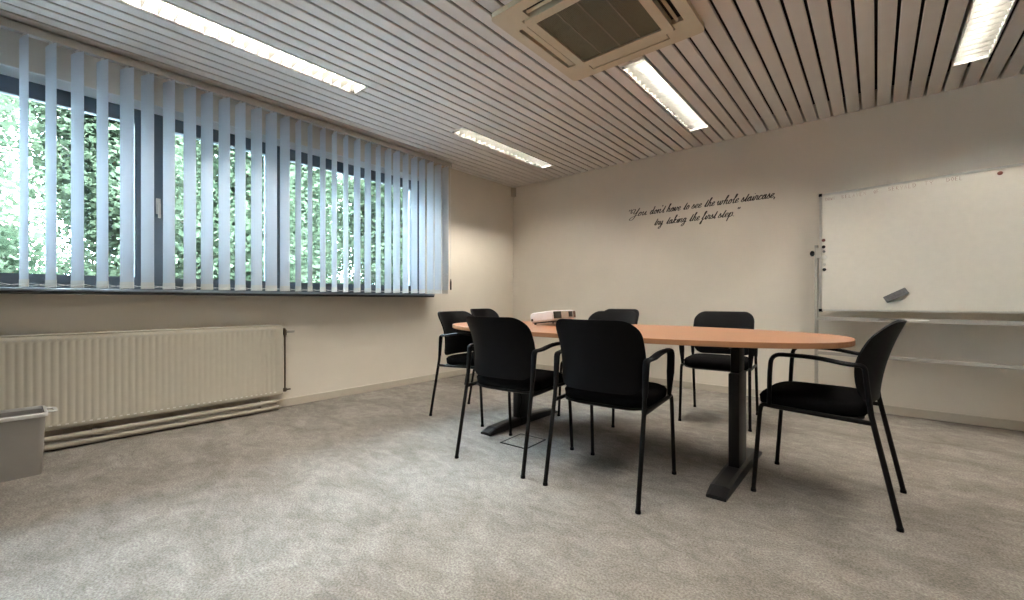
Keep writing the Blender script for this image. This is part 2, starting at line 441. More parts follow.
# ------------------------------------------------------------------ air conditioner cassette
ac = thing('air_conditioner', 'square cream air conditioner cassette mounted in the slatted ceiling', 'air conditioner', (ACX, ACY, H))
A = ACH
bm = bmesh.new()
def ringplate(bm, o, i, z0, z1, r=.03, ri=.02):
    """square ring with rounded outer corners, from z1 (top) to z0 (bottom)"""
    O = rrect(o, o, r, 0); I = rrect(i, i, ri, 0); n = len(O)
    v = [[bm.verts.new((p[0], p[1], z)) for p in P] for P in (O, I) for z in (z0, z1)]
    for k in range(n):
        j = (k + 1) % n
        bm.faces.new((v[0][k], v[0][j], v[2][j], v[2][k])); bm.faces.new((v[1][k], v[3][k], v[3][j], v[1][j]))
        bm.faces.new((v[0][k], v[1][k], v[1][j], v[0][j])); bm.faces.new((v[2][k], v[2][j], v[3][j], v[3][k]))
# panel built of four trapezoid borders with slots left between inner frame and border
S0, S1 = .328, .396                                # slot zone (distance from centre)
SL = .27                                           # slot half length
def quadprism(bm, pts, z0, z1, mi=0):
    a = [bm.verts.new((p[0], p[1], z0)) for p in pts]; b = [bm.verts.new((p[0], p[1], z1)) for p in pts]
    n = len(pts)
    for k in range(n): bm.faces.new((a[k], a[(k + 1) % n], b[(k + 1) % n], b[k])).material_index = mi
    bm.faces.new(a).material_index = mi; bm.faces.new(b).material_index = mi
Z0, Z1 = -.032, -.001
ringplate(bm, A, S1, Z0, Z1, .035, .001)
for (ux, uy) in ((1, 0), (0, 1), (-1, 0), (0, -1)):
    vx, vy = -uy, ux
    for s in (-1, 1):                              # closers at the slot ends
        P = [(S0, s * SL), (S1, s * SL), (S1, s * S1), (S0, s * S0)]
        quadprism(bm, [(ux * a + vx * b, uy * a + vy * b) for a, b in P], Z0, Z1)
obj('panel', bm, M['ac'], ac)
bm = bmesh.new(); ringplate(bm, S0 - .003, .268, Z0 - .008, Z1, .03, .008)
obj('grille_frame', bm, M['ac'], ac)
bm = bmesh.new(); box(bm, (-.268, -.268, Z0 + .004), (.268, .268, Z0 + .012))
for k in range(4): 
    for j in range(1, 14):
        xx = -.268 + .134 * k + .134 * j / 14
        box(bm, (xx - .0012, -.267, Z0 + .001), (xx + .0012, .267, Z0 + .004), 0)
for k in range(1, 4): box(bm, (-.268 + .134 * k - .003, -.267, Z0 - .002), (-.268 + .134 * k + .003, .267, Z0 + .005), 1)
obj('filter_grille', bm, [M['acgr'], M['acline']], ac)
bm = bmesh.new(); box(bm, (-.40, -.40, -.0005), (.40, .40, .10)); obj('casing', bm, M['dark'], ac)
for i, (ux, uy, tilt) in enumerate(((-1, 0, .012), (0, 1, .003), (1, 0, .026), (0, -1, .026))):
    vx, vy = -uy, ux
    bm = bmesh.new()
    m = (S0 + S1) / 2
    hw2, zz = {.026: (.008, Z0 + .003), .012: (.020, Z0 + .006), .003: (.031, Z0 + .001)}[tilt]
    P = [(m - hw2, -SL + .004, zz), (m + hw2, -SL + .004, zz + tilt * .25), (m + hw2, -SL + .004, zz + .003 + tilt * .25), (m - hw2, -SL + .004, zz + .003)]
    a = [bm.verts.new((ux * p + vx * q, uy * p + vy * q, z)) for p, q, z in P]
    b = [bm.verts.new((ux * p - vx * q, uy * p - vy * q, z)) for p, q, z in P]
    for k in range(4): bm.faces.new((a[k], a[(k + 1) % 4], b[(k + 1) % 4], b[k]))
    bm.faces.new(a); bm.faces.new(b)
    obj('air_flap', bm, M['ac'], ac)

# ------------------------------------------------------------------ motion detector in the corner
md = thing('motion_detector', 'small beige motion detector high in the far corner under the ceiling', 'motion detector', (XL + .045, YB - .045, 2.53), radians(-45 + 90))
bm = bmesh.new(); loft(bm, [rrect(.034, .018, .01, z) for z in (-.06, -.055, .05, .06)]); obj('casing', bm, M['skirt'], md, smooth=True)
bm = bmesh.new(); box(bm, (-.022, -.022, -.045), (.022, -.017, -.005), bev=.002); obj('lens', bm, M['rad'], md)

# ------------------------------------------------------------------ radiator
RY0, RY1, RZ0, RZ1, RX = -1.0, 1.56, .135, .735, -3.95
rad = thing('radiator', 'long cream panel radiator on the wall beneath the window', 'radiator', (RX, .28, 0))
bm = bmesh.new(); L0, L1 = RY0 - .28, RY1 - .28
pitch = .0367; n = int((L1 - L0 - .04) / pitch)
# ribbed front panel: grid with pressed vertical channels that fade out to flat margins
ys = [L0]; 
for k in range(n):
    c = L0 + .02 + pitch * (k + .5)
    ys += [c - .009, c - .005, c + .005, c + .009]
ys.append(L1)
zs = [RZ0, RZ0 + .012, RZ0 + .035, RZ0 + .05, RZ1 - .05, RZ1 - .035, RZ1 - .012, RZ1]
def dep(y, i):
    if i in (0, 1, 2, 5, 6, 7): return -.008 if i in (0, 7) else 0
    k = (y - L0 - .02) / pitch - .5
    return -.0035 if abs(k - round(k)) * pitch < .0075 and 0 <= round(k) < n else 0
V = [[bm.verts.new((dep(y, i), y, z)) for i, z in enumerate(zs)] for y in ys]
W = [[bm.verts.new((-.014, y, z)) for z in (RZ0, RZ1)] for y in ys]
for a in range(len(ys) - 1):
    for i in range(len(zs) - 1): bm.faces.new((V[a][i], V[a + 1][i], V[a + 1][i + 1], V[a][i + 1]))
    bm.faces.new((V[a][0], W[a][0], W[a + 1][0], V[a + 1][0])); bm.faces.new((V[a][-1], V[a + 1][-1], W[a + 1][1], W[a][1]))
    bm.faces.new((W[a][0], W[a][1], W[a + 1][1], W[a + 1][0]))
obj('front_panel', bm, M['rad'], rad, smooth=True, sharp=50)
bm = bmesh.new()                                    # dimples along both edges of the panel
for k in range(n):
    c = L0 + .02 + pitch * (k + .5)
    for zc, s in ((RZ1 - .028, 0), (RZ0 + .028, 1)):
        box(bm, (-.002, c - .008, zc - .004), (.0016, c + .008, zc + .004), s)
obj('weld_dimples', bm, [M['alu_paint'], M['white']], rad, kind='stuff')
bm = bmesh.new(); box(bm, (-.082, L0, RZ0), (-.070, L1, RZ1)); obj('rear_panel', bm, M['rad'], rad)
bm = bmesh.new()
for k in range(60):
    c = L0 + .02 + (L1 - L0 - .04) * k / 59
    box(bm, (-.069, c - .001, RZ0 + .04), (-.015, c + .001, RZ1 - .03))
obj('fins', bm, M['rad'], rad)
bm = bmesh.new(); box(bm, (-.084, L0 - .002, RZ1 - .004), (.001, L1 + .002, RZ1 + .006), bev=.003)
for y in (L0, L1): box(bm, (-.084, y - .002, RZ0), (-.009, y + .003, RZ1 - .004))
obj('top_cover', bm, M['rad'], rad)
bm = bmesh.new()                                    # valve set on the right end
y = L1 + .032
tube(bm, fillet([(-.04, L1 - .002, RZ1 - .03), (-.04, y, RZ1 - .03), (-.04, y, RZ1 - .10)], .012), .010)
tube(bm, [(-.04, y, RZ1 - .075), (-.04, y, RZ0 + .035)], .0075)
tube(bm, [(-.04, L1 - .002, RZ0 + .03), (-.04, y + .02, RZ0 + .03)], .010)
lathe(bm, [(.014, 0), (.014, .03)], 12, c=(-.04, y, RZ0 + .015)); lathe(bm, [(.014, 0), (.014, .045)], 12, c=(-.04, y, RZ1 - .085))
obj('valve_pipe', bm, M['brass'], rad, smooth=True)
bm = bmesh.new(); lathe(bm, [(.009, 0), (.012, .012), (.013, .016), (.013, .062), (.010, .070)], 14, 'Y', c=(-.04, y + .01, RZ1 - .055)); obj('thermostat_knob', bm, M['alu_paint'], rad, smooth=True)
bm = bmesh.new(); lathe(bm, [(.007, 0), (.007, .035)], 10, 'Y', c=(-.04, y + .012, RZ0 + .03)); obj('lockshield_cap', bm, M['brass'], rad, smooth=True)
for k, yy in enumerate((L0 + .3, L1 - .3)):
    bm = bmesh.new(); box(bm, (-.1085, yy - .015, RZ0 + .05), (-.0825, yy + .015, RZ1 - .05)); obj('wall_bracket', bm, M['rad'], rad)
pp = thing('heating_pipes', 'pair of cream heating pipes along the skirting beneath the radiator', 'pipes', (-3.965, .28, 0))
for z in (.028, .078):
    bm = bmesh.new(); tube(bm, fillet([(0, L0 - .25, z), (0, L1 - .03 - (z > .05) * .02, z)], .03), .0185, 12); obj('pipe', bm, M['pipe'], pp, smooth=True)
for yy in (L0 + .2, 0.1, L1 - .15):
    bm = bmesh.new(); box(bm, (-.080, yy - .012, .02), (-.015, yy + .012, .095)); obj('pipe_clip', bm, M['skirt'], pp)

# ------------------------------------------------------------------ plastic bin
u = Vector((0, -1, 0))
ang = math.atan2(u.y, u.x)
cor = Vector((-3.49, .124, 0)); perp = Vector((-u.y, u.x, 0))
if perp.x > 0: perp = -perp
cen = cor + u * .19 + perp * .11
bn = thing('waste_bin', 'grey plastic waste bin with a pale rim standing before the radiator', 'bin', (cen.x, cen.y, 0.0005), ang)
bm = bmesh.new()
hw, hd, hh = .19, .11, .335
loft(bm, [rrect(hw, hd, .02, 0), rrect(hw + .002, hd + .002, .022, .01), rrect(hw + .014, hd + .014, .025, hh), rrect(hw + .010, hd + .010, .022, hh), rrect(hw - .004, hd - .004, .02, .012), rrect(hw - .006, hd - .006, .02, .010)])
obj('body', bm, M['bin'], bn, smooth=True)
bm = bmesh.new()
def ringloft(bm, secs, close=True):
    R = [[bm.verts.new(p) for p in s] for s in secs]; n = len(R[0]); m = len(R)
    for i in range(m):
        a, b = R[i], R[(i + 1) % m]
        for k in range(n): bm.faces.new((a[k], a[(k + 1) % n], b[(k + 1) % n], b[k]))
ringloft(bm, [rrect(hw + .015, hd + .015, .026, hh - .02), rrect(hw + .024, hd + .024, .03, hh - .018), rrect(hw + .024, hd + .024, .03, hh - .002), rrect(hw + .020, hd + .020, .03, hh + .003), rrect(hw + .009, hd + .009, .022, hh + .003), rrect(hw + .009, hd + .009, .022, hh - .012)])
obj('rim', bm, M['binrim'], bn, smooth=True)
for s in (-1, 1):
    bm = bmesh.new()
    tube(bm, fillet([(s * (hw + .02), -.06, hh - .004), (s * (hw + .055), -.055, hh - .008), (s * (hw + .055), .055, hh - .008), (s * (hw + .02), .06, hh - .004)], .02), .010, 10, .006)
    obj('handle', bm, M['binrim'], bn, smooth=True)

# ------------------------------------------------------------------ conference table
TX, TY, TZ = -1.393, 2.63, .765
tb = thing('conference_table', 'oval conference table with beech top on dark T-shaped legs', 'table', (TX, TY, 0))
def sup(a, b, z, n=2.45, N=96):
    out = []
    for k in range(N):
        t = 2 * pi * k / N; c, s = cos(t), sin(t)
        out.append((a * abs(c) ** (2 / n) * (1 if c > 0 else -1), b * abs(s) ** (2 / n) * (1 if s > 0 else -1), z))
    return out
TA, TB = 1.318, .60
bm = bmesh.new(); loft(bm, [sup(TA - .002, TB - .002, TZ - .001), sup(TA - .003, TB - .003, TZ)])
loft(bm, [sup(TA - .003, TB - .003, TZ - .027), sup(TA, TB, TZ - .025), sup(TA, TB, TZ - .002), sup(TA - .002, TB - .002, TZ - .0005)], 1)
obj('tabletop', bm, [M['beech'], M['edge']], tb)
for lx in (-.715, .81):
    bm = bmesh.new()
    # foot: flat rail with sloped ends
    P = [(-.42, 0.002), (-.42, .014), (-.35, .040), (-.10, .052), (.10, .052), (.35, .040), (.42, .014), (.42, .002)]
    a = [bm.verts.new((-.045, y, z)) for y, z in P]; b = [bm.verts.new((.045, y, z)) for y, z in P]
    P2 = [bm.verts.new((-.028, y, z + .006)) for y, z in P[1:7]]; P3 = [bm.verts.new((.028, y, z + .006)) for y, z in P[1:7]]
    n = len(P)
    bm.faces.new(a); bm.faces.new(b); bm.faces.new((a[0], a[7], b[7], b[0])); bm.faces.new((a[0], b[0], b[1], a[1])); bm.faces.new((a[6], b[6], b[7], a[7]))
    for k in range(1, 6):
        bm.faces.new((a[k], a[k + 1], P2[k], P2[k - 1])); bm.faces.new((b[k], P3[k - 1], P3[k], b[k + 1])); bm.faces.new((P2[k - 1], P2[k], P3[k], P3[k - 1]))
    bm.faces.new((a[1], P2[0], P3[0], b[1])); bm.faces.new((a[6], b[6], P3[5], P2[5]))
    f = obj('foot', bm, M['greymet'], tb, loc=(lx, -.02, 0))
    bm = bmesh.new(); box(bm, (-.028, -.085, .045), (.028, .085, .56), bev=.008); obj('column', bm, M['greymet'], tb, loc=(lx, -.02, 0), smooth=True)
    bm = bmesh.new(); box(bm, (-.022, -.06, .56), (.022, .06, .715), bev=.006); obj('upper_column', bm, M['blackmet'], tb, loc=(lx, -.02, 0), smooth=True)
    bm = bmesh.new(); box(bm, (-.03, -.33, .712), (.03, .33, .7375), bev=.004); obj('top_bracket', bm, M['blackmet'], tb, loc=(lx, 0, 0))
bm = bmesh.new(); box(bm, (-.70, -.02, .700), (.76, .02, .7365)); obj('crossbeam', bm, M['blackmet'], tb)

# ------------------------------------------------------------------ floor outlet and cable
fo = thing('floor_outlet', 'square floor outlet box with thin black frame set in the carpet', 'floor outlet', (-1.82, 2.262, 0.0), radians(3))
bm = bmesh.new()
ringloft(bm, [rrect(.108, .118, .004, 0.0, 2), rrect(.108, .118, .004, .004, 2), rrect(.099, .109, .003, .004, 2), rrect(.099, .109, .003, 0.0, 2)])
obj('frame', bm, M['blackmet'], fo)
bm = bmesh.new(); box(bm, (-.0985, -.1085, .0002), (.0985, .1085, .0028)); obj('lid', bm, M['carpet'], fo)
cb = bmesh.new()
pts = []
for k in range(40):
    t = k / 39; pts.append((-2.055 + .012 * sin(t * 26) * (1 - t * .3), 2.52 + .012 * cos(t * 26), .735 - .71 * t))
tube(cb, pts, .003, 6)
tag(obj('cable', cb, M['blackmet'], smooth=True), 'thin black cable hanging beside the left leg of the conference table', 'cable')

# ------------------------------------------------------------------ chairs
def make_chair(loc, rz, label):
    t = thing('conference_chair', label, 'chair', loc, rz, 'black conference chairs')
    R = .0105
    for s in (-1, 1):
        x = s * .245
        bm = bmesh.new(); tube(bm, [(x, .272, .012), (x * .98, .245, .40)], R, 10)
        leg = obj('leg', bm, M['blackmet'], t, smooth=True)
        bm = bmesh.new(); lathe(bm, [(.013, .0), (.0135, .004), (.012, .016)], 12, c=(x, .272, 0)); obj('foot_cap', bm, M['blackpl'], leg, smooth=True)
        bm = bmesh.new(); tube(bm, [(x, -.272, .012), (x * .985, -.180, .46), (x * .98, -.163, .60)], R * 1.05, 10)
        leg = obj('leg', bm, M['blackmet'], t, smooth=True)
        bm = bmesh.new(); lathe(bm, [(.013, .0), (.0135, .004), (.012, .016)], 12, c=(x, -.272, 0)); obj('foot_cap', bm, M['blackpl'], leg, smooth=True)
        bm = bmesh.new(); tube(bm, fillet([(x * .98, .245, .40), (x * .975, .238, .442), (x * .975, .19, .437), (x * .985, -.185, .425)], [0, .035, .03, 0], 6), R, 10)
        obj('seat_rail', bm, M['blackmet'], t, smooth=True)
        bm = bmesh.new()
        xa = s * .252
        path = fillet([(x * .985, -.174, .50), (x * .99, -.158, .670), (xa, -.10, .672), (xa, .02, .693), (xa, .192, .694), (xa * .985, .200, .60), (x * .975, .205, .445)], [0, .022, .03, .06, .050, .03, 0], 6)
        n = len(path); ra = []; rb = []
        for p in path:
            flat = 1 if p.z > .66 else 0
            k = max(0, min(1, (p.z - .47) / .08)) * (1 if p.y > -.1 else .75)
            ra.append(R + (.010) * k); rb.append(R - .0005 * k)
        tube(bm, path, ra, 12, rb, up=(0, 0, 1))
        obj('armrest', bm, M['blackpl'], t, smooth=True)
    # seat cushion
    bm = bmesh.new()
    secs = []
    for z, g in ((.434, -.010), (.444, 0.0), (.478, .004), (.492, -.006), (.502, -.03), (.508, -.08), (.511, -.14)):
        secs.append([(x, y + .052, z - max(0, (y - .14)) * .10) for x, y, _ in rrect(.230 + g, .214 + g, max(.03, .10 + g * .4), z, 7)])
    loft(bm, secs)
    obj('seat', bm, M['blackfab'], t, smooth=True, sharp=60)
    bm = bmesh.new()
    loft(bm, [rrect(.13, .12, .05, .405, 6, 0, .045), rrect(.18, .17, .06, .412, 6, 0, .045), rrect(.222, .200, .07, .424, 6, 0, .05), rrect(.228, .206, .07, .4335, 6, 0, .052)])
    obj('seat_shell', bm, M['blackpl'], t, smooth=True, sharp=60)
    # backrest shell
    bm = bmesh.new()
    zb, zt_ = .500, .860; NV, NUU = 26, 22; rt, rb_ = .080, .055
    def hw_(z):
        h = .208 + (.226 - .208) * min(1, max(0, (z - zb) / .17)) ** .7
        if z > zt_ - rt: h -= rt - math.sqrt(max(0, rt * rt - (z - (zt_ - rt)) ** 2))
        if z < zb + rb_: h -= rb_ - math.sqrt(max(0, rb_ ** 2 - ((zb + rb_) - z) ** 2))
        return h
    def yc(z):
        v = (z - zb) / (zt_ - zb); return -.186 - .022 * v - .072 * v ** 2.0
    F, B = [], []
    for i in range(NV + 1):
        q = i / NV; q = (1 - cos(pi * q)) / 2; z = zb + (zt_ - zb) * q; h = max(.004, hw_(z)); v = q
        amp = .050 + .042 * sin(pi * min(1, v * .95))
        fr, bk = [], []
        for j in range(NUU + 1):
            xx = h * (-1 + 2 * j / NUU); y = yc(z) + amp * (abs(xx) / .228) ** 2.2
            s_ = 2.2 * amp * (abs(xx) / .228) ** 1.2 / .228 * (1 if xx > 0 else -1)
            nl = math.sqrt(1 + s_ * s_); th = .010
            fr.append(bm.verts.new((xx, y, z))); bk.append(bm.verts.new((xx + th * s_ / nl, y - th / nl, z)))
        F.append(fr); B.append(bk)
    for i in range(NV):
        for j in range(NUU):
            bm.faces.new((F[i][j], F[i][j + 1], F[i + 1][j + 1], F[i + 1][j])); bm.faces.new((B[i][j], B[i + 1][j], B[i + 1][j + 1], B[i][j + 1]))
        bm.faces.new((F[i][0], F[i + 1][0], B[i + 1][0], B[i][0])); bm.faces.new((F[i][-1], B[i][-1], B[i + 1][-1], F[i + 1][-1]))
    for j in range(NUU):
        bm.faces.new((F[0][j], B[0][j], B[0][j + 1], F[0][j + 1])); bm.faces.new((F[-1][j], F[-1][j + 1], B[-1][j + 1], B[-1][j]))
    obj('backrest', bm, M['blackpl'], t, smooth=True, sharp=50)
    return t

def ctr(fx, fy):     # heading from a forward vector
    return math.atan2(fy, fx) - pi / 2
CH = [((-1.073, 2.084), ctr(-.033, .54), 'black armchair with its back to us at the near side, closest to the camera'),
      ((-1.707, 2.048), ctr(-.035, .54), 'black armchair with its back to us left of the nearest chair, by the floor outlet'),
      ((-.182, 2.645), ctr(-.543, .03), 'black armchair at the right end of the table, seen from its side'),
      ((-2.57, 2.545), ctr(.524, .057), 'black armchair at the left end of the table, near the window wall'),
      ((-.97, 3.75), ctr(.097, -.995), 'black armchair facing us across the table, left of the whiteboard'),
      ((-1.755, 3.225), ctr(.0, -1), 'black armchair drawn up to the far side of the table behind the nearest chair'),
      ((-3.30, 3.63), ctr(1, .06), 'black chair against the window wall in the far corner, only its backrest top showing'),
      ((-2.185, 4.24), ctr(.0, -1), 'black chair against the back wall, backrest top showing behind another backrest')]
c0 = None
for (cx, cy), rz, lab in CH:
    if c0 is None: c0 = make_chair((cx, cy, 0), rz, lab)
    else: dup(c0, (cx, cy, 0), rz, lab)

# ------------------------------------------------------------------ projector
pj = thing('projector', 'white projector tilted up at its front, lying on the conference table', 'projector', (-1.935, 2.785, TZ + .0005), 0)
# local: +X front, length along Y; tilted about the rear bottom edge
tilt = radians(-7)
Rt = Matrix.Translation((-.115, 0, 0)) @ Matrix.Rotation(tilt, 4, 'Y') @ Matrix.Translation((.115, 0, .012))
def pobj(name, bm, m, sm=False):
    bmesh.ops.transform(bm, matrix=Rt, verts=bm.verts); return obj(name, bm, m, pj, smooth=sm)
bm = bmesh.new()
loft(bm, [rrect(.105, .145, .02, 0), rrect(.115, .155, .028, .012), rrect(.117, .157, .03, .05), rrect(.113, .153, .03, .070), rrect(.100, .140, .03, .077)])
pobj('body', bm, M['projw'], True)
bm = bmesh.new(); loft(bm, [rrect(.095, .138, .02, -.008), rrect(.10, .143, .02, .0)]); pobj('under_shade', bm, M['projk'])  # dark plate added as the shadow beneath the projector
bm = bmesh.new(); box(bm, (.108, -.146, .014), (.1185, -.055, .068), bev=.003); pobj('air_vent', bm, M['projk'])
bm = bmesh.new(); box(bm, (.108, -.055, .012), (.1185, .140, .068), bev=.003); pobj('front_panel', bm, M['projg'])
bm = bmesh.new(); box(bm, (.114, .045, .022), (.121, .098, .064), bev=.002); pobj('lens_opening', bm, M['projk'])
bm = bmesh.new(); lathe(bm, [(.017, .119), (.017, .124), (.012, .1245)], 20, 'X', c=(0, .072, .043)); pobj('lens', bm, M['projk'], True)
bm = bmesh.new(); box(bm, (.108, .112, .014), (.1195, .146, .066), bev=.003); pobj('side_strip', bm, M['projr'])
bm = bmesh.new(); box(bm, (-.095, -.1585, .012), (-.080, -.154, .030)); pobj('security_slot', bm, M['projk'])
bm = bmesh.new(); tube(bm, [(.085, .0, 0), (.085, .0, .036)], .009, 12); obj('front_foot', bm, M['projk'], pj)
for sy in (-1, 1):
    bm = bmesh.new(); tube(bm, [(-.088, sy * .12, 0), (-.088, sy * .12, .014)], .009, 12); obj('rear_foot', bm, M['projk'], pj)

# ------------------------------------------------------------------ mobile whiteboard
WBX, WBY, WYAW = -.379, 4.65, radians(-8.6)
wb = thing('whiteboard', 'large mobile whiteboard with thin aluminium frame standing before the back wall', 'whiteboard', (WBX, WBY, 0), WYAW)
BW, B0, B1 = 2.0, .862, 1.888
bm = bmesh.new(); box(bm, (.012, -.006, B0 + .012), (BW - .012, .008, B1 - .012)); obj('writing_surface', bm, M['board'], wb)
bm = bmesh.new()
for lo, hi in (((0, -.011, B0), (BW, .013, B0 + .016)), ((0, -.011, B1 - .016), (BW, .013, B1)), ((0, -.011, B0 + .016), (.016, .013, B1 - .016)), ((BW - .016, -.011, B0 + .016), (BW, .013, B1 - .016))):
    box(bm, lo, hi)
obj('frame', bm, M['alu'], wb)
for cx in (0, BW):
    for cz in (B0, B1):
        bm = bmesh.new(); box(bm, (cx - .006 if cx == 0 else cx - .02, -.0135, cz - .006 if cz == B0 else cz - .02), (cx + .02 if cx == 0 else cx + .006, .0155, cz + .02 if cz == B0 else cz + .006), bev=.004)
        obj('corner_cap', bm, M['blackpl'], wb)
for px, sg in ((-.028, -1), (BW + .028, 1)):
    bm = bmesh.new(); box(bm, (px - .012, .0, .07), (px + .012, .03, 1.445), bev=.003); obj('post', bm, M['stand'], wb)
    bm = bmesh.new(); tube(bm, [(px, .015, 1.375), (px + sg * .03, .015, 1.375)], .006, 8); lathe(bm, [(.012, 0), (.024, .008), (.024, .024), (.016, .030)], 8, 'X', c=(px + (sg * .018 if sg > 0 else sg * .018 - .03), .015, 1.375))
    obj('pivot_knob', bm, M['blackpl'], wb, smooth=True)
    bm = bmesh.new(); box(bm, (min(px, px - sg * .045), -.012, 1.33), (max(px, px - sg * .045), -.003 + .02, 1.42), bev=.003); obj('pivot_bracket', bm, M['alu_paint'], wb)
    bm = bmesh.new(); box(bm, (px - .018, -.23, .045), (px + .018, .09, .07), bev=.005); ft = obj('foot', bm, M['alu_paint'], wb)
    for yy in (-.20, .07):
        bm = bmesh.new(); lathe(bm, [(.018, -.011), (.0225, -.009), (.0225, .009), (.018, .011)], 16, 'X', c=(px, yy, .0225)); obj('castor', bm, M['blackpl'], ft, smooth=True)
bm = bmesh.new(); box(bm, (-.02, -.055, .782), (BW + .02, .012, .787)); box(bm, (-.02, -.058, .782), (BW + .02, -.055, .800)); box(bm, (-.02, .012, .782), (BW + .02, .016, .812))
obj('pen_tray', bm, M['stand'], wb)
bm = bmesh.new(); box(bm, (-.018, .003, .478), (BW + .018, .027, .506), bev=.003); obj('lower_bar', bm, M['stand'], wb)

def wbp(u, d, z):      # whiteboard-frame point -> world
    return (WBX + u * cos(WYAW) - d * sin(WYAW), WBY + u * sin(WYAW) + d * cos(WYAW), z)
# stroke lettering -------------------------------------------------
def ribbon(bm, pts, wfun, place, th=.0008):
    n = len(pts)
    L, R = [], []
    for i, p in enumerate(pts):
        a = pts[max(0, i - 1)]; b = pts[min(n - 1, i + 1)]
        dx, dy = b[0] - a[0], b[1] - a[1]; l = math.hypot(dx, dy) or 1e-6
        w_ = wfun(dx / l, dy / l) * (.45 if i in (0, n - 1) else 1) / 2
        L.append((p[0] - dy / l * w_, p[1] + dx / l * w_)); R.append((p[0] + dy / l * w_, p[1] - dx / l * w_))
    v = [[bm.verts.new(place(q[0], q[1], d)) for q in side] for side in (L, R) for d in (0, th)]
    for i in range(n - 1):
        for a, b in ((v[0], v[2]), (v[2], v[3]), (v[3], v[1]), (v[1], v[0])):
            try: bm.faces.new((a[i], a[i + 1], b[i + 1], b[i]))
            except ValueError: pass
    bm.faces.new((v[0][0], v[2][0], v[3][0], v[1][0])); bm.faces.new((v[0][-1], v[1][-1], v[3][-1], v[2][-1]))
def catmull(P, n=6):
    out = []
    for i in range(len(P) - 1):
        p0 = P[max(0, i - 1)]; p1 = P[i]; p2 = P[i + 1]; p3 = P[min(len(P) - 1, i + 2)]
        for k in range(n):
            t = k / n
            out.append(tuple(.5 * (2 * p1[c] + (p2[c] - p0[c]) * t + (2 * p0[c] - 5 * p1[c] + 4 * p2[c] - p3[c]) * t * t + (3 * p1[c] - p0[c] - 3 * p2[c] + p3[c]) * t ** 3) for c in (0, 1)))
    out.append(tuple(P[-1])); return out
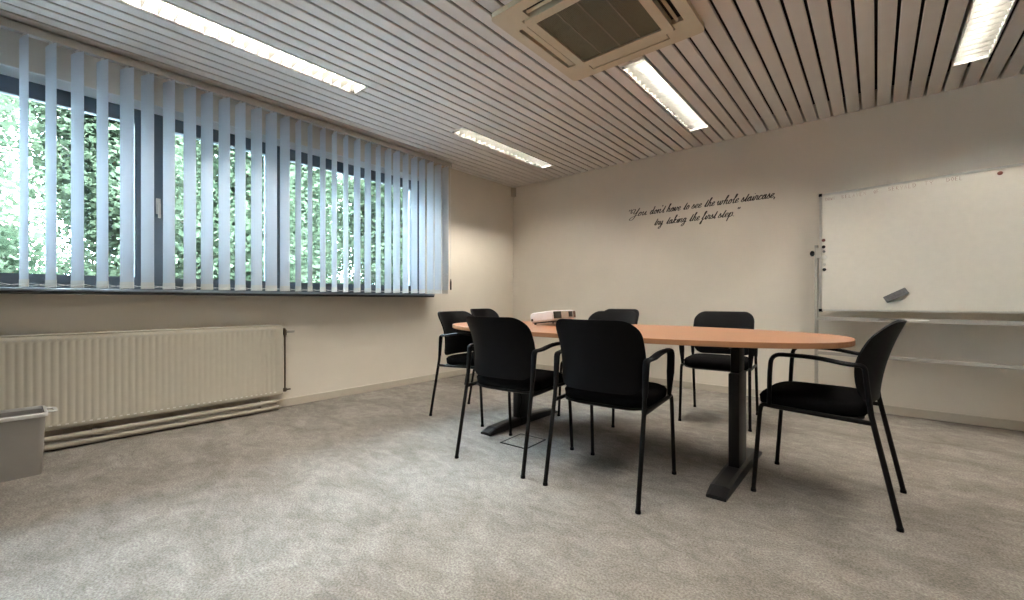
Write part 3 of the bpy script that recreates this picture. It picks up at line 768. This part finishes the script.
# script glyphs: x-height 1, baseline 0; (advance, strokes)
G = {
 'a': (.95, [[(.0, .1), (.25, .6), (.7, .95), (.45, 1.0), (.12, .6), (.1, .15), (.3, .0), (.55, .35), (.75, .95), (.65, .3), (.72, .02), (.95, .2)]]),
 'c': (.75, [[(.0, .1), (.3, .7), (.6, .98), (.65, .78), (.45, .98), (.15, .6), (.12, .15), (.35, .0), (.75, .3)]]),
 'd': (1.0, [[(.0, .1), (.35, .8), (.65, .95), (.4, 1.0), (.12, .6), (.1, .15), (.3, .0), (.6, .5), (1.0, 2.0), (.72, .6), (.68, .05), (1.0, .2)]]),
 'e': (.72, [[(.0, .1), (.35, .45), (.6, .8), (.48, 1.0), (.2, .75), (.12, .2), (.32, .0), (.72, .3)]]),
 'f': (.75, [[(.0, .2), (.45, .9), (.85, 1.8), (.75, 2.05), (.5, 1.4), (.1, -.7), (-.1, -1.0), (-.15, -.75), (.2, -.1), (.75, .3)]]),
 'g': (.95, [[(.0, .1), (.3, .75), (.68, .95), (.42, 1.0), (.12, .6), (.12, .15), (.32, .05), (.6, .5), (.75, .95), (.5, -.4), (.2, -.95), (-.1, -.85), (.1, -.45), (.95, .2)]]),
 'h': (1.0, [[(.0, .1), (.5, 1.2), (.8, 1.95), (.65, 2.0), (.4, 1.2), (.1, .0), (.35, .7), (.65, 1.0), (.75, .85), (.62, .2), (.7, .0), (1.0, .2)]]),
 'i': (.5, [[(.0, .1), (.3, .95), (.2, .3), (.25, .0), (.5, .2)], [(.38, 1.45), (.44, 1.55)]]),
 'k': (.95, [[(.0, .1), (.5, 1.2), (.8, 1.95), (.65, 2.0), (.4, 1.2), (.1, .0), (.35, .6), (.7, 1.0), (.72, .75), (.35, .5), (.6, .05), (.95, .2)]]),
 'l': (.55, [[(.0, .1), (.5, 1.2), (.75, 1.9), (.6, 2.0), (.35, 1.1), (.2, .15), (.3, .0), (.55, .2)]]),
 'n': (1.0, [[(.0, .5), (.2, .98), (.22, .8), (.08, .0), (.35, .7), (.68, 1.0), (.75, .8), (.62, .2), (.7, .0), (1.0, .2)]]),
 'o': (.8, [[(.0, .1), (.3, .8), (.5, 1.0), (.2, .75), (.1, .2), (.3, .0), (.55, .3), (.6, .8), (.48, 1.0), (.55, .75), (.8, .75)]]),
 'p': (.95, [[(.0, .3), (.3, 1.0), (.15, .2), (-.1, -1.0), (.2, .3), (.5, .95), (.75, .9), (.7, .3), (.4, .0), (.25, .1), (.95, .2)]]),
 'r': (.75, [[(.0, .1), (.25, 1.05), (.35, .9), (.6, .95), (.48, .4), (.5, .05), (.75, .2)]]),
 's': (.7, [[(.0, .1), (.42, 1.05), (.42, .8), (.55, .3), (.35, .0), (.08, .12), (.3, .02), (.7, .25)]]),
 't': (.6, [[(.0, .1), (.35, .9), (.65, 1.65), (.35, .6), (.22, .1), (.32, .0), (.6, .2)]]),
 'u': (1.0, [[(.0, .3), (.25, .98), (.12, .25), (.25, .0), (.5, .35), (.78, .98), (.65, .25), (.72, .0), (1.0, .2)]]),
 'v': (.85, [[(.0, .5), (.2, .98), (.22, .3), (.3, .0), (.6, .5), (.7, .98), (.62, .85), (.85, .8)]]),
 'w': (1.25, [[(.0, .5), (.2, .98), (.15, .25), (.28, .0), (.5, .35), (.68, .95), (.6, .25), (.72, .0), (1.0, .5), (1.08, .98), (1.02, .85), (1.25, .8)]]),
 'y': (.95, [[(.0, .3), (.25, .98), (.15, .3), (.3, .05), (.55, .4), (.78, .98), (.5, -.4), (.2, -.95), (-.1, -.85), (.1, -.45), (.95, .2)]]),
 'Y': (1.5, [[(.35, 1.2), (.05, .9), (.0, 1.3), (.4, 1.95), (.75, 1.7), (.55, .9), (.75, .6), (1.1, 1.1), (1.5, 2.1), (1.1, .8), (.7, -.6), (.2, -1.0), (-.05, -.7), (.4, -.15), (1.5, .3)]]),
 "'": (.22, [[(.15, 2.0), (.08, 1.6)]]),
 ',': (.3, [[(.12, .15), (.12, -.1), (.0, -.35)]]),
 '.': (.3, [[(.1, .12), (.15, .0)]]),
 '"': (.5, [[(.18, 2.0), (.08, 1.55)], [(.42, 2.0), (.32, 1.55)]]),
}
def word_strokes(word):
    x = 0; out = []; cur = None
    for ch in word:
        adv, st = G[ch]
        for k, s in enumerate(st):
            q = [(a + x, b) for a, b in s]
            if k == 0 and ch.isalpha() and cur is not None and out:
                cur.extend(q[1:] if ch not in 'vnw' else q)
            else:
                out.append(q)
                if k == 0 and ch.isalpha(): cur = out[-1]
        x += adv
    return out, x
bm = bmesh.new()
def place_wall(X_, Z_, d): return (X_, YB - .0004 - d, Z_)
XH = .043
def put_word(word, x0, x1, zb, slant=.22):
    st, wd = word_strokes(word); sc = (x1 - x0) / wd
    for s in st:
        c = catmull(s, 5)
        P = [(x0 + a * sc + b * XH * slant, zb + b * XH) for a, b in c]
        ribbon(bm, P, lambda dx, dy: .0030 + .0080 * abs(dy) ** 1.5, place_wall)
def pxx(px):          # photo column measured on the back wall -> metres along the wall
    a = (px - 512) / 428.7
    return 4.81 * (-.6468 + .7627 * a) / (.7627 + .6468 * a)
for wd, a, b in (('"', 627.2, 630.5), ('Y', 630, 638), ('ou', 637.5, 646.5), ("don't", 649.5, 664), ('have', 666, 680), ('to', 683, 689), ('see', 691, 701), ('the', 704, 714), ('whole', 716.5, 738), ('staircase,', 740.5, 775)):
    put_word(wd, pxx(a), pxx(b), 1.952)
for wd, a, b in (('try', 654, 662.5), ('taking', 666, 686), ('the', 689, 699), ('first', 701, 715.5), ('step.', 717.5, 734), ('"', 735.5, 738.5)):
    put_word(wd, pxx(a), pxx(b), 1.818)
tag(obj('wall_lettering', bm, M['ink']), 'dark cursive quote lettering on the back wall about the whole staircase', 'wall lettering')

# faint marker writing along the top of the whiteboard
BL = {'D': [[(0, 0), (0, 1), (.5, .8), (.55, .3), (0, 0)]], 'O': [[(.3, 0), (0, .5), (.3, 1), (.6, .5), (.3, 0)]], 'W': [[(0, 1), (.15, 0), (.3, .7), (.45, 0), (.6, 1)]],
      'N': [[(0, 0), (0, 1), (.5, 0), (.5, 1)]], 'S': [[(.5, .9), (.1, .9), (.1, .55), (.5, .45), (.45, .05), (0, .1)]], 'E': [[(.5, 1), (0, 1), (0, 0), (.5, 0)], [(0, .5), (.4, .5)]],
      'R': [[(0, 0), (0, 1), (.5, .8), (0, .5), (.5, 0)]], 'V': [[(0, 1), (.25, 0), (.5, 1)]], 'A': [[(0, 0), (.25, 1), (.5, 0)], [(.1, .4), (.4, .4)]], 'L': [[(0, 1), (0, 0), (.45, 0)]],
      'T': [[(0, 1), (.6, 1)], [(.3, 1), (.3, 0)]], 'Y': [[(0, 1), (.3, .5), (.6, 1)], [(.3, .5), (.3, 0)]], 'B': [[(0, 0), (0, 1), (.45, .8), (0, .5), (.5, .25), (0, 0)]], 'F': [[(0, 0), (0, 1), (.5, 1)], [(0, .5), (.4, .5)]]}
bm = bmesh.new()
def place_b(X_, Z_, d): return (X_, -.0062 - d, Z_)
for word, u0, u1, z in (('DOWN', .045, .115, 1.825), ('BEHAVEN'.replace('H', 'L'), .16, .33, 1.826), ('OF', .37, .41, 1.828), ('SERVALD', .46, .63, 1.832), ('TY', .67, .725, 1.834), ('DOEL', .79, .88, 1.836)):
    n = len(word); step = (u1 - u0) / n
    for i, ch in enumerate(word):
        for s in BL[ch]:
            P = [(u0 + i * step + a * step * 1.15, z + b * .028 + random.uniform(-.002, .002)) for a, b in s]
            ribbon(bm, P, lambda dx, dy: .0032, place_b, .0003)
o = obj('marker_writing', bm, M['red'], wb)

# magnets, eraser, pens
def magnet(u_, z, r, m, lab, d=.008):
    b_ = bmesh.new(); lathe(b_, [(r * .9, 0), (r, -d * .3), (r * .95, -d * .85), (r * .7, -d)], 16, 'Y')
    o_ = obj('magnet', b_, m, smooth=True); o_.location = wbp(u_, -.0066, z); o_.rotation_euler = (0, 0, WYAW)
    return tag(o_, lab, 'magnet', 'whiteboard magnets')
mu = .034
mu = .030
magnet(mu, 1.482, .014, M['redm'], 'dark red round magnet, topmost of the column at the whiteboard left edge')
magnet(mu, 1.424, .014, M['blackpl'], 'black round magnet second in the column at the whiteboard left edge')
magnet(mu + .003, 1.384, .011, M['felt'], 'small grey round magnet third from the top at the whiteboard left edge')
magnet(mu + .004, 1.336, .018, M['white'], 'large white round magnet in the column at the whiteboard left edge')
magnet(mu + .006, 1.270, .011, M['alu_paint'], 'small silver round magnet above the lowest black one on the whiteboard')
magnet(mu + .006, 1.226, .014, M['blackpl'], 'black round magnet, lowest of the column at the whiteboard left edge')
magnet(1.052, 1.842, .014, M['redm'], 'dark red magnet near the upper right of the whiteboard')

er = thing('board_eraser', 'grey oblong eraser stuck slanting on the lower whiteboard', 'eraser', wbp(.508, -.0068, .996), 0)
er.rotation_euler = (Matrix.Rotation(WYAW, 3, 'Z') @ Matrix.Rotation(-radians(30), 3, 'Y')).to_euler()
bm = bmesh.new(); box(bm, (-.076, -.024, -.026), (.076, -.008, .026), bev=.004); obj('handle', bm, M['felt'], er)
bm = bmesh.new(); box(bm, (-.073, -.008, -.024), (.073, 0, .024)); obj('felt_pad', bm, M['projk'], er)
def pen(u0, u1, m, mc, lab, y=-.035):
    p = thing('marker_pen', lab, 'marker', wbp(u0, y, .787 + .0095), WYAW, 'pens on the whiteboard tray')
    l = u1 - u0
    b_ = bmesh.new(); lathe(b_, [(.007, 0), (.009, .003), (.009, l * .66)], 14, 'X'); obj('barrel', b_, m, p, smooth=True)
    b_ = bmesh.new(); lathe(b_, [(.0095, l * .66), (.0095, l * .97), (.006, l)], 14, 'X'); obj('cap', b_, mc, p, smooth=True)
pen(.56, .70, M['white'], M['white'], 'white marker pen lying on the tray under the whiteboard')
pen(.40, .545, M['blackpl'], M['blackpl'], 'black marker pen on the whiteboard tray, left of the white one')

# ------------------------------------------------------------------ outside
bm = bmesh.new(); box(bm, (-40, -30, -.9), (-4.4, 40, -.8)); obj('ground', bm, M['grass'], kind='structure')
def tree(x, y, h, r, m, lab, n=16000, seed=0, ls=.085):
    rnd = random.Random(seed)
    t = thing('leafy_tree', lab, 'tree', (x, y, -.8), 0, 'trees outside the window')
    bm = bmesh.new(); tips = []
    tube(bm, [(0, 0, 0), (.06, .05, h * .3), (-.05, .1, h * .6), (.02, 0, h * .92)], [.13, .10, .07, .02], 8)
    obj('trunk', bm, M['trunk'], t, smooth=True)
    bm = bmesh.new()
    for i in range(34):
        z0 = h * rnd.uniform(.10, .85); a = rnd.uniform(0, 2 * pi); L_ = r * rnd.uniform(.6, 1.0) * (1.1 - .55 * z0 / h)
        p = [Vector((0, 0.05, z0))]
        for k in range(1, 4):
            p.append(Vector((cos(a) * L_ * k / 3 + rnd.uniform(-.15, .15), sin(a) * L_ * k / 3 + rnd.uniform(-.15, .15), z0 + L_ * .22 * k + rnd.uniform(-.1, .1))))
        tube(bm, p, [.035, .025, .015, .006], 5); tips += p[1:]
        for j in range(3):
            q = p[rnd.choice((1, 2))]; d = Vector((rnd.uniform(-1, 1), rnd.uniform(-1, 1), rnd.uniform(-.3, .9))) * r * .35
            tube(bm, [q, q + d * .5 + Vector((0, 0, .05)), q + d], [.013, .009, .004], 4); tips += [q + d, q + d * .6]
    obj('branches', bm, M['trunk'], t, smooth=True)
    vs, fs = [], []
    for i in range(n):
        c = rnd.choice(tips); s = rnd.gauss(0, 1), rnd.gauss(0, 1), rnd.gauss(0, 1)
        c = c + Vector([max(-1.5, min(1.5, q)) for q in s]) * .33
        d = Vector((rnd.uniform(-1, 1), rnd.uniform(-1, 1), rnd.uniform(-.7, .7))).normalized(); e = d.orthogonal().normalized()
        e = Matrix.Rotation(rnd.uniform(0, 6.28), 3, d) @ e
        l = ls * rnd.uniform(.6, 1.3); f = d.cross(e) * l * .12
        b0 = len(vs); vs += [c - d * l * .5, c + e * l * .3 + f, c + d * l * .5, c - e * l * .3 + f]; fs.append((b0, b0 + 1, b0 + 2, b0 + 3))
    me = bpy.data.meshes.new('foliage'); me.from_pydata(vs, [], fs); me.materials.append(m); me.shade_smooth()
    o = bpy.data.objects.new('foliage', me); COL.objects.link(o); o.parent = t
T = [(-8.6, -.95, 6.3, 1.25, 'leaf_a', 'bushy tree outside at the far left edge of the window', .10),
     (-8.8, 2.5, 6.4, 1.25, 'leaf_a', 'light green tree outside behind the middle window, nearest the glass', .10),
     (-9.0, 5.9, 6.6, 1.25, 'leaf_b', 'darker leafy tree outside behind the right end of the blind', .105),
     (-12.6, 1.3, 7.9, 1.35, 'leaf_b', 'darker tree seen between the light green trees at left', .115),
     (-12.2, 4.9, 7.8, 1.35, 'leaf_a', 'pale leafy tree seen between the middle trees outside', .115),
     (-12.3, 8.7, 8.0, 1.4, 'leaf_a', 'pale tree seen through the closest-set slats at right', .115),
     (-15.8, -1.0, 9.0, 1.4, 'leaf_a', 'tall pale tree farthest out at the left edge of the window', .13),
     (-15.8, 3.1, 9.2, 1.45, 'leaf_b', 'tall dark tree farthest out behind the left window mullion', .13),
     (-15.8, 7.2, 9.2, 1.45, 'leaf_a', 'tall pale tree farthest out behind the right panes', .13),
     (-15.8, 11.3, 9.2, 1.5, 'leaf_b', 'tall dark tree farthest out beyond the right end of the blind', .13)]
for i, (x, y, h, r, m, lab, ls) in enumerate(T): tree(x, y, h, r, M[m], lab, 27000, i + 3, ls * 1.15)

# ------------------------------------------------------------------ light, camera
W = bpy.data.worlds.new('overcast'); S.world = W; W.use_nodes = True
nt = W.node_tree; bg = nt.nodes['Background']
# overcast sky: brighter towards the zenith, cool white
tc = nt.nodes.new('ShaderNodeTexCoord'); sp = nt.nodes.new('ShaderNodeSeparateXYZ')
r = nt.nodes.new('ShaderNodeValToRGB'); e = r.color_ramp.elements
e[0].position = .42; e[0].color = (.075, .092, .108, 1); e[1].position = .86; e[1].color = (.74, .87, 1.0, 1)
nt.links.new(tc.outputs['Generated'], sp.inputs[0]); nt.links.new(sp.outputs[2], r.inputs[0]); nt.links.new(r.outputs[0], bg.inputs[0])
bg.inputs[1].default_value = 192.0

cam = bpy.data.cameras.new('camera'); co = bpy.data.objects.new('camera', cam); COL.objects.link(co)
cam.sensor_width = 36; cam.lens = 36 * 428.7 / 1024; cam.shift_y = 1.0 / 1024; cam.clip_start = .02; cam.clip_end = 200
co.location = (0, 0, .95); co.rotation_euler = (pi / 2, 0, math.atan2(364, 428.7))
S.camera = co
S.view_settings.view_transform = 'Standard'; S.view_settings.look = 'None'; S.view_settings.gamma = 1
S.view_settings.use_curve_mapping = False; S.view_settings.exposure = 1.1
S.cycles.use_denoising = True
S.cycles.max_bounces = 10; S.cycles.diffuse_bounces = 6; S.cycles.glossy_bounces = 4; S.cycles.transparent_max_bounces = 12
S.cycles.sample_clamp_indirect = 6.0; S.cycles.caustics_reflective = False
